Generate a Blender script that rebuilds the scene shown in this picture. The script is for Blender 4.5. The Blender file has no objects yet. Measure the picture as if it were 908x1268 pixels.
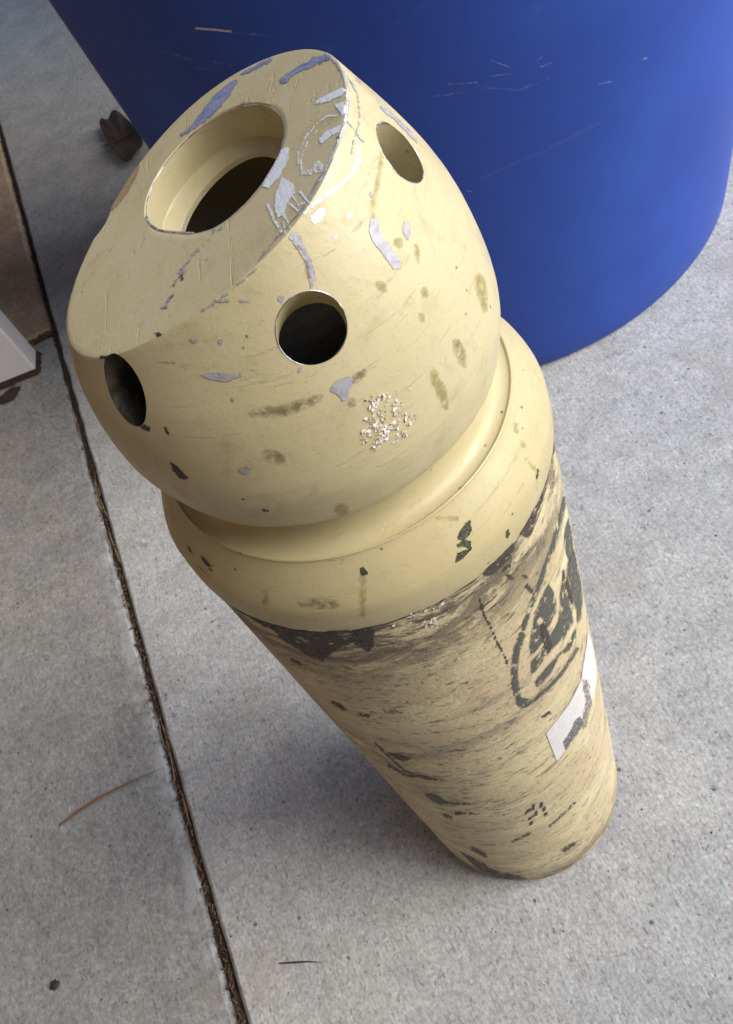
import bpy, bmesh, math, random
from mathutils import Vector, Matrix, noise
from mathutils.bvhtree import BVHTree
random.seed(7)
S = bpy.context.scene
C = S.collection
R = math.radians

# ---------------------------------------------------------------- camera
FPX, TH, RO, CH = 1093.44, 0.6497, -0.48575, 1.0653      # focal length in px of a 908 px wide frame, pitch, roll, height
XB, YB = 0.01055, 0.34501                                 # cylinder base
fwd = Vector((0, math.sin(TH), -math.cos(TH))); up0 = Vector((0, math.cos(TH), math.sin(TH))); rt0 = Vector((1, 0, 0))
cr, sr = math.cos(RO), math.sin(RO)
rt = cr*rt0 + sr*up0; up = -sr*rt0 + cr*up0
CAM = Vector((0, 0, CH))
cd = bpy.data.cameras.new('camera'); cam = bpy.data.objects.new('camera', cd); C.objects.link(cam)
m = Matrix((rt, up, -fwd)).transposed().to_4x4(); m.translation = CAM; cam.matrix_world = m
cd.sensor_fit = 'VERTICAL'; cd.sensor_height = 36; cd.sensor_width = 36; cd.lens = 36*FPX/1268
cd.clip_start = 0.02; cd.clip_end = 500
cd.dof.use_dof = True; cd.dof.focus_distance = 0.43; cd.dof.aperture_fstop = 32
S.camera = cam

# ---------------------------------------------------------------- light
SUN_EL, SUN_AZ = 36, -30      # azimuth measured from +x towards +y
w = bpy.data.worlds.new('World'); S.world = w; w.use_nodes = True
nt = w.node_tree; nt.nodes.clear()
sky = nt.nodes.new('ShaderNodeTexSky'); sky.sky_type = 'NISHITA'; sky.sun_disc = False
sky.sun_elevation = R(SUN_EL); sky.sun_rotation = R(90 - SUN_AZ); sky.air_density = 1.0; sky.dust_density = 1.0; sky.ozone_density = 1.0
bgn = nt.nodes.new('ShaderNodeBackground'); bgn.inputs[1].default_value = 0.098
outn = nt.nodes.new('ShaderNodeOutputWorld')
nt.links.new(sky.outputs[0], bgn.inputs[0]); nt.links.new(bgn.outputs[0], outn.inputs[0])
sl = bpy.data.lights.new('sun', 'SUN'); so = bpy.data.objects.new('sun', sl); C.objects.link(so)
sl.energy = 1.5; sl.angle = R(48); sl.color = (1.0, 0.955, 0.88)
sd_ = Vector((math.cos(R(SUN_AZ))*math.cos(R(SUN_EL)), math.sin(R(SUN_AZ))*math.cos(R(SUN_EL)), math.sin(R(SUN_EL))))
so.rotation_euler = sd_.to_track_quat('Z', 'Y').to_euler()
S.view_settings.view_transform = 'Standard'; S.view_settings.look = 'None'
S.view_settings.exposure = 1.45; S.view_settings.gamma = 1; S.view_settings.use_curve_mapping = False

# ---------------------------------------------------------------- node helpers
class NT:
    def __init__(s, name):
        s.m = bpy.data.materials.new(name); s.m.use_nodes = True; s.t = s.m.node_tree; s.t.nodes.clear()
        s.out = s.n('ShaderNodeOutputMaterial'); s.b = s.n('ShaderNodeBsdfPrincipled'); s.l(s.b.outputs[0], s.out.inputs[0])
    def n(s, k, **kw):
        x = s.t.nodes.new(k)
        for a, v in kw.items(): setattr(x, a, v)
        return x
    def l(s, a, b): s.t.links.new(a, b)
    def put(s, sock, v):
        if isinstance(v, bpy.types.NodeSocket): s.l(v, sock)
        elif isinstance(v, (tuple, list)): sock.default_value = (*v, 1) if len(v) == 3 and sock.type == 'RGBA' else v
        else: sock.default_value = v
    def co(s, which='Object', scale=(1, 1, 1), rot=(0, 0, 0)):
        t = s.n('ShaderNodeTexCoord'); mp = s.n('ShaderNodeMapping')
        mp.inputs['Scale'].default_value = scale; mp.inputs['Rotation'].default_value = rot
        s.l(t.outputs[which], mp.inputs[0]); return mp.outputs[0]
    def noise(s, co, sc, det=4, ro=.55, dist=0):
        x = s.n('ShaderNodeTexNoise'); s.l(co, x.inputs['Vector']); x.inputs['Scale'].default_value = sc
        x.inputs['Detail'].default_value = det; x.inputs['Roughness'].default_value = ro; x.inputs['Distortion'].default_value = dist
        return x.outputs[0]
    def vor(s, co, sc, out='Distance', feat='F1'):
        x = s.n('ShaderNodeTexVoronoi'); x.feature = feat; s.l(co, x.inputs['Vector']); x.inputs['Scale'].default_value = sc
        return x.outputs[out]
    def rng(s, v, a, b, c=0, d=1, smooth=True):
        x = s.n('ShaderNodeMapRange'); x.interpolation_type = 'SMOOTHSTEP' if smooth else 'LINEAR'
        s.put(x.inputs[0], v)
        for i, q in enumerate((a, b, c, d)): s.put(x.inputs[1+i], q)
        return x.outputs[0]
    def mix(s, f, a, b, mode='MIX'):
        x = s.n('ShaderNodeMix'); x.data_type = 'RGBA'; x.blend_type = mode
        s.put(x.inputs[0], f); s.put(x.inputs[6], a); s.put(x.inputs[7], b); return x.outputs[2]
    def ma(s, op, a, b=0.0, c=None, clamp=False):
        x = s.n('ShaderNodeMath'); x.operation = op; x.use_clamp = clamp
        s.put(x.inputs[0], a); s.put(x.inputs[1], b)
        if c is not None: s.put(x.inputs[2], c)
        return x.outputs[0]
    def bump(s, h, dist, st=1.0, prev=None):
        x = s.n('ShaderNodeBump'); x.inputs['Strength'].default_value = st; x.inputs['Distance'].default_value = dist
        s.l(h, x.inputs['Height'])
        if prev is not None: s.l(prev, x.inputs['Normal'])
        return x.outputs[0]
    def attr(s, name):
        x = s.n('ShaderNodeAttribute'); x.attribute_name = name; return x.outputs['Fac']
    def set(s, col=None, rough=None, metal=None, normal=None, alpha=None, spec=None):
        for k, v in (('Base Color', col), ('Roughness', rough), ('Metallic', metal), ('Normal', normal), ('Alpha', alpha), ('Specular IOR Level', spec)):
            if v is not None: s.put(s.b.inputs[k], v)
        return s.m

# ---------------------------------------------------------------- materials
def mat_concrete(name, base, warm, side_lip=False, streak=.4, seed=0):
    s = NT(name); co = s.co('Object'); 
    cs = s.co('Object', (1, .12, 1), (0, 0, 0))
    big = s.noise(co, 2.2+seed, 5, .6); mid = s.noise(co, 14, 6, .7); fine = s.noise(co, 230, 5, .8); str_ = s.noise(cs, 260, 4, .7)
    c = s.mix(s.rng(big, .35, .68), base, warm)
    c = s.mix(s.rng(mid, .40, .62, 0, .55), c, tuple(x*.74 for x in base))
    c = s.mix(s.rng(fine, .36, .50, .62, 0), c, tuple(x*.55 for x in base))
    c = s.mix(s.rng(fine, .52, .66, 0, .45), c, tuple(min(1, x*1.35) for x in base))
    c = s.mix(s.rng(str_, .46, .60, 0, streak), c, tuple(x*.62 for x in base))
    g2 = s.noise(co, 95, 5, .75); g3 = s.noise(s.co('Object', (1, .55, 1)), 330, 3, .7)
    c = s.mix(1.0, c, s.mix(s.rng(g2, .36, .64, 0, 1, False), (.87, .87, .87), (1.13, 1.13, 1.13)), 'MULTIPLY')
    c = s.mix(1.0, c, s.mix(s.rng(g3, .34, .66, 0, 1, False), (.80, .80, .80), (1.20, 1.20, 1.20)), 'MULTIPLY')
    spk = s.noise(s.co('Object', (1, .45, 1)), 210, 2, .5)
    c = s.mix(s.rng(spk, .62, .68, 0, .5), c, (.13, .125, .12))
    g4 = s.noise(co, 19, 6, .7, .5); g5 = s.noise(co, 6, 5, .65)
    c = s.mix(1.0, c, s.mix(s.rng(g4, .36, .62, 0, 1, False), (.91, .905, .90), (1.05, 1.05, 1.05)), 'MULTIPLY')
    c = s.mix(s.rng(g5, .56, .68, 0, .35), c, (base[0]*.75, base[1]*.66, base[2]*.56))
    # blotchy grey wear and small dark pits
    bl = s.noise(co, 30, 4, .75, .6)
    c = s.mix(s.rng(bl, .62, .72, 0, .35), c, (.12, .12, .125))
    pit = s.vor(co, 42); pm = s.noise(co, 23, 2, .5)
    pitm = s.ma('MULTIPLY', s.rng(pit, .07, .12, 1, 0), s.rng(pm, .52, .58))
    c = s.mix(s.ma('MULTIPLY', pitm, .7), c, (.045, .04, .038))
    pit2 = s.rng(s.vor(co, 150), .10, .2, 1, 0); pm2 = s.rng(s.noise(co, 60, 2, .5), .55, .62)
    p2 = s.ma('MULTIPLY', pit2, pm2)
    c = s.mix(s.ma('MULTIPLY', p2, .6), c, (.08, .075, .07))
    wh = s.ma('MULTIPLY', s.rng(s.vor(co, 55), .03, .06, 1, 0), s.rng(s.noise(co, 31, 2), .60, .64))
    c = s.mix(wh, c, (.75, .75, .74))
    if side_lip:   # pale worn lip along the joint: mortar scum on the slab edge
        sx = s.n('ShaderNodeSeparateXYZ'); s.l(co, sx.inputs[0])
        wob = s.ma('MULTIPLY_ADD', s.noise(co, 9, 4, .6), .04, sx.outputs[0])
        lip = s.rng(wob, -.408, -.394, 0, 1)
        lip = s.ma('MULTIPLY', lip, s.rng(s.noise(co, 26, 4, .7), .40, .60, .0, .6))
        lip = s.ma('MULTIPLY', lip, s.rng(sx.outputs[1], 1.25, .85))
        c = s.mix(lip, c, (.52, .53, .54))
    h = s.ma('ADD', s.ma('MULTIPLY', str_, .5), fine)
    h = s.ma('SUBTRACT', h, s.ma('MULTIPLY', s.ma('ADD', pitm, p2), .8))
    nrm = s.bump(h, .0011, .75)
    nrm = s.bump(mid, .002, .5, nrm)
    return s.set(c, s.rng(mid, .3, .7, .82, .95), 0, nrm, spec=.3)

M = {}
M['slab_main'] = mat_concrete('broom_finished_concrete', (.498, .508, .508), (.525, .512, .485))
M['slab_left'] = mat_concrete('weathered_concrete', (.318, .322, .322), (.35, .338, .315), True, .12, .6)
M['slab_back'] = mat_concrete('brown_tinted_concrete', (.46, .34, .24), (.55, .41, .29), False, .1, .3)
s = NT('soil'); co = s.co(); M['soil'] = s.set(s.mix(s.noise(co, 60, 5), (.035, .022, .014), (.11, .07, .045)), .95, 0, s.bump(s.noise(co, 120, 4), .004))
s = NT('needle_litter'); co = s.co()
M['litter'] = s.set(s.mix(s.rng(s.attr('tone'), 0, 1, smooth=False), (.030, .018, .012), (.40, .25, .13)), .8, 0)
s = NT('joint_dirt'); co = s.co(); M['dirt'] = s.set(s.mix(s.rng(s.noise(co, 240, 4, .7), .35, .65), (.016, .011, .008), (.085, .050, .032)), .95, 0, s.bump(s.noise(co, 300, 4), .003))

def paint(name, base, dirty=False, greasy=.25):
    s = NT(name); co = s.co('Object'); uv = s.co('UV')
    n1 = s.noise(co, 11, 4, .6); n2 = s.noise(co, 55, 6, .72); n3 = s.noise(co, 420, 3, .65); n4 = s.noise(co, 26, 7, .78, .8)
    c = s.mix(s.rng(n1, .38, .68, 0, .40), base, (base[0]*.84, base[1]*.78, base[2]*.66))
    c = s.mix(s.rng(n2, .52, .70, 0, greasy), c, (base[0]*.55, base[1]*.48, base[2]*.38))
    c = s.mix(s.rng(n4, .58, .72, 0, greasy*1.3), c, (base[0]*.42, base[1]*.38, base[2]*.32))
    c = s.mix(s.rng(n3, .56, .70, 0, .22), c, (base[0]*.6, base[1]*.55, base[2]*.45))
    us = s.co('UV', (16, 190, 1), (0, 0, .16)); sc = s.noise(us, 1.5, 5, .7, .6)
    c = s.mix(s.ma('MULTIPLY', s.rng(sc, .66, .70, 0, .45), s.rng(s.noise(uv, 12, 3), .45, .6)), c, (.17, .13, .08))
    us2 = s.co('UV', (140, 14, 1), (0, 0, .5)); sc2 = s.noise(us2, 1.5, 4, .7, .5)
    c = s.mix(s.ma('MULTIPLY', s.rng(sc2, .68, .71, 0, .4), s.rng(s.noise(uv, 15, 3), .50, .62)), c, (.24, .19, .10))
    c = s.mix(s.rng(s.noise(uv, 24, 4, .65, .5), .64, .70, 0, .35), c, (.46, .38, .12))
    dots = s.ma('MULTIPLY', s.rng(s.vor(co, 110), .06, .12, 1, 0), s.rng(s.noise(co, 37, 2), .54, .60))
    c = s.mix(s.ma('MULTIPLY', dots, .8), c, (.09, .07, .045))
    nrm = s.bump(n3, .0003, .5); nrm = s.bump(n2, .0006, .08, nrm); nrm = s.bump(s.noise(co, 9, 3), .004, .06, nrm)
    nrm = s.bump(s.ma('SUBTRACT', .5, s.ma('MULTIPLY', s.ma('ADD', dots, s.rng(sc, .60, .64)), .4)), .0006, .6, nrm)
    return s.set(c, s.ma('ADD', s.rng(n2, .3, .7, .26, .44), s.rng(n4, .45, .65, 0, .22)), 0, nrm, spec=.5)
CREAM = (.575, .505, .305)
M['cap'] = paint('cream_cap_paint', CREAM)
M['collar'] = paint('cream_collar_coating', (.535, .462, .262), greasy=.16)
s = NT('dark_bore_steel'); co = s.co(); 
M['bore'] = s.set(s.mix(s.rng(s.noise(s.co('Object', (1, 1, 8)), 40, 5, .7), .4, .7), (.040, .035, .030), (.13, .105, .08)), .55, .2, s.bump(s.noise(co, 120, 4), .001))

# body: cream paint worn by handling, with grime, rust and streaks round the shell
s = NT('worn_cylinder_paint'); co = s.co('Object'); uv = s.co('UV')
def uvn(sx, sy, rot, det, ro, dist): return s.noise(s.co('UV', (sx, sy, 1), (0, 0, R(rot))), 1.0, det, ro, dist)
reg = uvn(5, 8, 0, 4, .6, .3); f = s.noise(uv, 240, 4, .7)
big = uvn(6, 15, -8, 8, .7, .8); gs = uvn(12, 30, 14, 9, .74, 1.0); mk = uvn(26, 90, 12, 5, .68, .6); mk2 = uvn(60, 170, -14, 4, .62, .5); hair = uvn(20, 330, 5, 3, .55, .3); spk = uvn(150, 230, 20, 3, .6, .4)
sp0 = s.n('ShaderNodeSeparateXYZ'); s.l(co, sp0.inputs[0])
dirtm = s.ma('MULTIPLY', s.rng(reg, .38, .56, .2, 1), s.rng(sp0.outputs[2], .10, .62, .6, 1, False))
c = s.mix(s.rng(s.noise(uv, 13, 5, .6, .5), .38, .62), (.68, .60, .37), (.57, .475, .29))
c = s.mix(s.rng(big, .42, .62, 0, .75), c, (.53, .43, .28))
c = s.mix(s.ma('MULTIPLY', s.rng(gs, .48, .64, 0, .8), dirtm), c, (.23, .20, .155))
c = s.mix(s.rng(uvn(22, 45, -10, 6, .7, .8), .59, .70, 0, .55), c, (.40, .26, .10))
c = s.mix(s.rng(uvn(26, 60, 6, 6, .7, .8), .60, .66, 0, .6), c, (.78, .69, .46))
c = s.mix(s.ma('MULTIPLY', s.rng(mk, .585, .62, 0, .75), dirtm), c, (.17, .13, .095))
c = s.mix(s.ma('MULTIPLY', s.rng(mk2, .60, .63, 0, .75), dirtm), c, (.11, .085, .065))
c = s.mix(s.ma('MULTIPLY', s.rng(spk, .585, .62, 0, .75), s.rng(gs, .42, .54)), c, (.13, .10, .08))
c = s.mix(s.ma('MULTIPLY', s.rng(hair, .66, .69, 0, .6), dirtm), c, (.20, .16, .11))
c = s.mix(s.rng(f, .58, .72, 0, .3), c, (.25, .195, .14))
b = mk; c3 = mk2
dk = s.ma('MULTIPLY', s.rng(uvn(24, 130, -8, 4, .65, .4), .63, .65), s.rng(s.noise(uv, 9, 3, .6), .45, .58))
c = s.mix(s.ma('MULTIPLY', dk, .9), c, (.045, .037, .032))
sep = s.n('ShaderNodeSeparateXYZ'); s.l(co, sep.inputs[0]); z = sep.outputs[2]
# grime band below the collar and dirt at the foot
topb = s.ma('MULTIPLY', s.rng(z, .560, .668), s.rng(s.noise(s.co('UV', (9, 22, 1)), 2.2, 7, .78, .7), .42, .54))
c = s.mix(s.ma('MULTIPLY', topb, .85), c, (.060, .045, .036))
lowb = s.ma('MULTIPLY', s.rng(z, .075, .004), s.rng(s.noise(s.co('UV', (7, 20, 1)), 2.5, 5, .7), .38, .58))
c = s.mix(s.ma('MULTIPLY', lowb, .8), c, (.075, .058, .042))
wd = s.ma('MULTIPLY', s.rng(s.vor(co, 75), .04, .08, 1, 0), s.rng(s.noise(co, 29, 2), .58, .62))
c = s.mix(wd, c, (.8, .78, .70))
h = s.ma('SUBTRACT', s.ma('ADD', f, s.ma('MULTIPLY', b, .8)), s.ma('MULTIPLY', dk, .7))
M['body'] = s.set(c, s.rng(f, .3, .7, .52, .8), 0, s.bump(h, .0011, .75), spec=.35)

# decal materials: 'sd' is the distance inside the mark's outline (in mm), roughened by noise
def decal_mat(name, col, col2=None, rough=.5, metal=0.0, amp=1.2, soft=.12, nsc=420, cover=None, bumpd=.0003, alpha=1.0, gate=None, stretch=None, rim=False):
    s = NT(name); co = s.co('Object', stretch or (1, 1, 1)); d = s.attr('sd')
    n = s.noise(co, nsc, 4, .65)
    v = s.ma('MULTIPLY_ADD', s.ma('SUBTRACT', n, .5), amp*2, d)
    al = s.rng(v, -soft, soft)
    if gate:
        gsc, glo, ghi = gate
        al = s.ma('MULTIPLY', al, s.rng(s.noise(co, gsc, 5, .75, .3), glo, ghi))
    if alpha != 1: al = s.ma('MULTIPLY', al, alpha)
    c = col if col2 is None else s.mix(s.rng(s.noise(co, 260, 4, .7), .38, .62), col, col2)
    if rim: c = s.mix(s.ma('MULTIPLY', s.rng(v, .25, .02), s.rng(s.noise(co, 140, 3, .6), .42, .58, 0, .7)), c, (.13, .10, .06))
    return s.set(c, rough, metal, s.bump(s.noise(co, 600, 3, .6), bumpd), al)
M['primer'] = decal_mat('exposed_lavender_primer', (.46, .44, .47), (.36, .35, .40), .42, .1, amp=1.5, rim=True)
M['primer_sky'] = decal_mat('exposed_primer_sky_tint', (.20, .24, .46), (.34, .36, .50), .35, .2, amp=2.2, nsc=300, rim=True)  # primer chips on the cap face, blue sky reflection painted into the colour
M['bright'] = decal_mat('rubbed_metal_glare_tint', (.93, .97, 1.0), (.82, .87, .95), .28, .15, amp=1.6, nsc=650)  # rubbed metal, with sky glare put into the near-white bluish colour
M['hatch'] = decal_mat('rubbed_metal_hatching_glare_tint', (.93, .97, 1.0), None, .28, .15, amp=1.0, nsc=600, gate=(900, .42, .52), stretch=(1, .35, 1))  # scratched metal strokes, same glare painted in
M['dark'] = decal_mat('dark_chip', (.028, .026, .022), (.060, .052, .040), .55, amp=2.0, nsc=330)
M['gouge'] = decal_mat('dark_gouge', (.040, .034, .030), (.10, .08, .06), .6, amp=2.4, soft=.25, nsc=300)
M['green'] = decal_mat('dark_green_chip', (.035, .040, .026), (.075, .075, .045), .45, amp=1.6, bumpd=.0012)
M['smear'] = decal_mat('brown_smear', (.16, .115, .06), (.22, .16, .08), .6, amp=4.5, soft=3.0, nsc=110, gate=(300, .34, .6), alpha=.6)
M['yellow'] = decal_mat('yellow_rub', (.42, .37, .12), (.36, .29, .10), .5, amp=3.0, soft=1.6, nsc=150, gate=(260, .30, .55), alpha=.6)
M['flake'] = decal_mat('flaking_paint', (.66, .60, .56), (.50, .42, .37), .42, amp=2.0, soft=.3, nsc=300, gate=(430, .46, .52), bumpd=.003)
M['grime'] = decal_mat('black_grime', (.040, .032, .028), (.075, .055, .045), .6, amp=3.2, soft=.7, nsc=110, gate=(150, .38, .50))
M['stencil'] = decal_mat('stencil_green_paint', (.090, .098, .082), (.070, .076, .064), .65, amp=1.0, soft=.8, nsc=300, gate=(120, .38, .50), bumpd=.0004)
M['sticker'] = decal_mat('white_sticker_paper', (.70, .68, .67), (.62, .60, .60), .6, amp=.5, nsc=260)
M['print'] = decal_mat('worn_black_print', (.10, .10, .10), (.16, .15, .14), .6, amp=1.0, nsc=500, gate=(620, .44, .50))
M['torn'] = decal_mat('torn_sticker_residue', (.20, .14, .10), (.30, .25, .21), .7, amp=2.4, nsc=260, gate=(330, .42, .56))
M['ink'] = decal_mat('black_ink', (.05, .045, .04), None, .6, amp=.35, nsc=500)
M['brown'] = decal_mat('brown_scoop', (.30, .22, .11), (.38, .29, .15), .5, amp=.6)
M['scr'] = decal_mat('pale_scratch', (.34, .33, .50), (.16, .18, .42), .5, amp=1.6, soft=.6, nsc=200, gate=(330, .38, .62), alpha=.8)
M['scrb'] = decal_mat('pale_gouge', (.62, .52, .58), (.45, .40, .50), .5, amp=.9, nsc=300)
M['scrf'] = decal_mat('faint_scratch', (.16, .20, .42), None, .5, amp=1.0, soft=.6, nsc=150, gate=(160, .35, .6), alpha=.22)
s = NT('paint_flakes'); M['flakes'] = s.set(s.mix(s.rng(s.noise(s.co(), 300, 2), .4, .6), (.56, .48, .38), (.76, .70, .64)), .6)
# blue drum
s = NT('blue_plastic'); co = s.co(); n1 = s.noise(co, 5, 4, .6); n2 = s.noise(co, 130, 3, .6); vs = s.noise(s.co('Object', (1, 1, .08)), 40, 3)
c = s.mix(s.rng(n1, .35, .7), (.016, .052, .30), (.022, .068, .35))
c = s.mix(s.rng(s.noise(co, 22, 6, .75), .60, .74, 0, .22), c, (.10, .13, .30))
M['blue'] = s.set(c, s.rng(n1, .3, .7, .44, .56), 0, s.bump(n2, .0005, .35), spec=.34)
s = NT('white_vinyl'); co = s.co(); M['white'] = s.set(s.mix(s.rng(s.noise(co, 25, 5, .7), .5, .75, 0, .5), (.74, .72, .74), (.50, .44, .40)), .5, 0, s.bump(s.noise(co, 90, 3), .0006))
s = NT('dry_leaf'); co = s.co(); M['leaf'] = s.set(s.mix(s.noise(co, 50, 5, .7), (.022, .013, .010), (.06, .034, .024)), .7, 0, s.bump(s.noise(co, 160, 4), .002))
s = NT('twig_brown'); co = s.co(); M['twig'] = s.set(s.mix(s.noise(co, 110, 4, .7), (.12, .045, .022), (.30, .15, .08)), .7)
s = NT('needle_straw'); M['straw'] = s.set((.42, .33, .19), .6)
s = NT('dark_twig'); M['darktwig'] = s.set((.035, .026, .022), .7)

# ---------------------------------------------------------------- object helpers
def link(name, me, mats=(), parent=None):
    o = bpy.data.objects.new(name, me); C.objects.link(o)
    for q in mats: me.materials.append(q)
    if parent: o.parent = parent
    return o
def tag(o, label=None, cat=None, group=None, kind=None):
    for k, v in (('label', label), ('category', cat), ('group', group), ('kind', kind)):
        if v: o[k] = v
    return o
def empty(name, loc):
    o = bpy.data.objects.new(name, None); o.empty_display_size = .05; C.objects.link(o); o.location = loc; return o
def mesh(name, V, F, smooth=True):
    me = bpy.data.meshes.new(name); me.from_pydata([tuple(v) for v in V], [], F); me.update()
    if smooth: me.polygons.foreach_set('use_smooth', [True]*len(me.polygons))
    return me
def ray(px, py): return ((px-454)/FPX*rt - (py-634)/FPX*up + fwd)
def gp(px, py, z=0.0):
    d = ray(px, py); return CAM + d*((z-CH)/d.z)
def interp(x, X, Y):
    if x <= X[0]: return Y[0]
    for i in range(1, len(X)):
        if x <= X[i]:
            t = (x-X[i-1])/(X[i]-X[i-1]); return Y[i-1]+t*(Y[i]-Y[i-1])
    return Y[-1]
def sstep(t): t = max(0, min(1, t)); return t*t*(3-2*t)
def catmull(pts, n=8):
    out = []
    for i in range(len(pts)-1):
        p0 = pts[max(i-1, 0)]; p1 = pts[i]; p2 = pts[i+1]; p3 = pts[min(i+2, len(pts)-1)]
        for k in range(n):
            t = k/n; out.append(tuple(.5*((2*b)+(-a+c)*t+(2*a-5*b+4*c-d)*t*t+(-a+3*b-3*c+d)*t**3) for a, b, c, d in zip(p0, p1, p2, p3)))
    out.append(tuple(pts[-1])); return out
def lathe(name, prof, N, mats, parent, loc=(0, 0), uvr=.115, closed=False, wob=None):
    V = []; F = []; n = len(prof)
    for i, (r, z) in enumerate(prof):
        for k in range(N):
            a = 2*math.pi*k/N; rr = r + (wob(a, z) if wob and r > .02 else 0)
            V.append((loc[0]+rr*math.cos(a), loc[1]+rr*math.sin(a), z))
    for i in range(n-1 if not closed else n):
        j = (i+1) % n
        for k in range(N):
            l = (k+1) % N; F.append((i*N+k, i*N+l, j*N+l, j*N+k))
    me = mesh(name, V, F); uvmap(me, loc, uvr); me.set_sharp_from_angle(angle=R(40))
    return link(name, me, mats, parent)
def uvmap(me, loc=(0, 0), uvr=.115):
    uv = me.uv_layers.new(name='UVMap')
    for p in me.polygons:
        base = math.atan2(p.center.y-loc[1], p.center.x-loc[0])
        for li in p.loop_indices:
            v = me.vertices[me.loops[li].vertex_index].co; a = math.atan2(v.y-loc[1], v.x-loc[0])
            if a-base > math.pi: a -= 2*math.pi
            if a-base < -math.pi: a += 2*math.pi
            uv.data[li].uv = (a*uvr*1.0, v.z)

# ================================================================ SETTING
def slab(name, x0, x1, y0, y1, mat, z=0.0, jit=.0012, rad=.006):
    ring = []
    def side(a, b):
        L = (Vector(b)-Vector(a)).length; near = 260
        n = near
        for i in range(n): ring.append((Vector(a).lerp(Vector(b), i/n)))
    side((x0, y0, 0), (x1, y0, 0)); side((x1, y0, 0), (x1, y1, 0)); side((x1, y1, 0), (x0, y1, 0)); side((x0, y1, 0), (x0, y0, 0))
    n = len(ring); V = []; F = []; cx, cy = (x0+x1)/2, (y0+y1)/2
    lv = [(0, -.12), (0, -rad), (rad*.3, -rad*.35), (rad, 0)]
    for ins, dz in lv:
        for p in ring:
            j = noise.noise(Vector((p.x*25, p.y*25, 3.3)))*jit*2 + noise.noise(Vector((p.x*90, p.y*90, 7)))*jit
            dx = ins+j if dz > -.1 else 0
            x = min(max(p.x, x0+dx), x1-dx); y = min(max(p.y, y0+dx), y1-dx)
            V.append((x, y, z+dz))
    for k in range(len(lv)-1):
        for i in range(n):
            j = (i+1) % n; F.append((k*n+i, k*n+j, (k+1)*n+j, (k+1)*n+i))
    F.append(tuple(range(3*n, 4*n)))
    me = mesh(name, V, F, True); me.set_sharp_from_angle(angle=R(50))
    me.polygons[len(F)-1].use_smooth = False
    return tag(link(name, me, [mat]), kind='structure')
JX0, JX1, JY = -.4005, -.3908, 1.600
slab('concrete_path', JX1, 3.2, -1.4, 4.4, M['slab_main'])
slab('concrete_slab', -3.2, JX0, -1.4, JY-.006, M['slab_left'], -.002, jit=.0022)
slab('concrete_slab', -3.2, JX0, JY+.008, 4.4, M['slab_back'], .003, rad=.009)
g = mesh('ground', [(-80, -80, -.115), (80, -80, -.115), (80, 80, -.115), (-80, 80, -.115)], [(0, 1, 2, 3)], False)
tag(link('ground', g, [M['soil']]), kind='structure')
# dirt filling the joints, uneven
def dirt(name, x0, x1, y0, y1, nx, ny, mat):
    V = []; F = []
    for i in range(nx+1):
        for j in range(ny+1):
            x = x0+(x1-x0)*i/nx; y = y0+(y1-y0)*j/ny
            V.append((x, y, -.0085+noise.noise(Vector((x*160, y*70, 1)))*.003+noise.noise(Vector((x*20, y*9, 4)))*.003))
    for i in range(nx):
        for j in range(ny):
            a = i*(ny+1)+j; F.append((a, a+ny+1, a+ny+2, a+1))
    return tag(link(name, mesh(name, V, F), [mat]), 'brown dirt packed into the joint between the slabs', 'dirt', kind='stuff')
dirt('joint_dirt', JX0-.006, JX1+.006, -.3, 4.3, 6, 1400, M['dirt'])
dirt('joint_dirt', -1.6, JX0-.006, JY-.012, JY+.016, 260, 6, M['dirt'])
# litter: short bits of pine needle and bark lying in the joints
V = []; F = []; T = []
def bit(c, ang, L, wd, tone, tilt=0.0, bend=0.0):
    n = 4; u = Vector((math.cos(ang), math.sin(ang), tilt)); v = Vector((-math.sin(ang), math.cos(ang), 0)); q = Vector((0, 0, 1))
    b = len(V)
    for i in range(n+1):
        t = i/n-.5; p = Vector(c)+u*L*t+v*bend*(.25-t*t)*L; ww = wd*(1-.7*abs(2*t)**3)*.5
        for a, h in ((-1, 0), (0, .8), (1, 0)): V.append(p+v*a*ww+q*h*wd); T.append(tone)
    for i in range(n):
        for k in range(2): F.append((b+i*3+k, b+i*3+k+1, b+i*3+k+4, b+i*3+k+3))
for i in range(2300):
    y = -.05+3.6*random.random()**1.25; x = random.gauss((JX0+JX1)/2-.0004, .0026); x = min(max(x, JX0-.0005), JX1+.0005)
    L = random.uniform(.003, .011); z = -.004+random.uniform(-.0025, .003)
    inside = JX0+.001 < x < JX1-.001
    bit((x, y, z if inside else .0005), random.gauss(math.pi/2, .6 if inside else .6), L if inside else L*.6, random.uniform(.0006, .0022), random.random()**2.6*(.6 if y < .95 else .28), random.gauss(0, .06), random.gauss(0, .3))
for i in range(18):
    y = random.choice((random.uniform(.25, 1.3), random.uniform(.47, .66), random.uniform(.85, 1.15))); L = random.uniform(.03, .075)
    bit((random.gauss((JX0+JX1)/2, .0025), y, -.001+random.uniform(-.001, .002)), random.gauss(math.pi/2, .07), L, random.uniform(.0008, .0015), random.uniform(.55, 1), 0, random.gauss(0, .12))
for i in range(420):
    x = random.uniform(-.62, JX0); bit((x, random.gauss(JY, .006), .0+random.uniform(-.004, .002)), random.gauss(0, .6), random.uniform(.004, .014), random.uniform(.0008, .0025), random.random()**2*.5, 0, random.gauss(0, .3))
me = mesh('needle_litter', V, F); a = me.attributes.new('tone', 'FLOAT', 'POINT'); a.data.foreach_set('value', T)
tag(link('needle_litter', me, [M['litter']]), 'brown pine needle bits lying along the slab joint', 'needle litter', kind='stuff')
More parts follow.
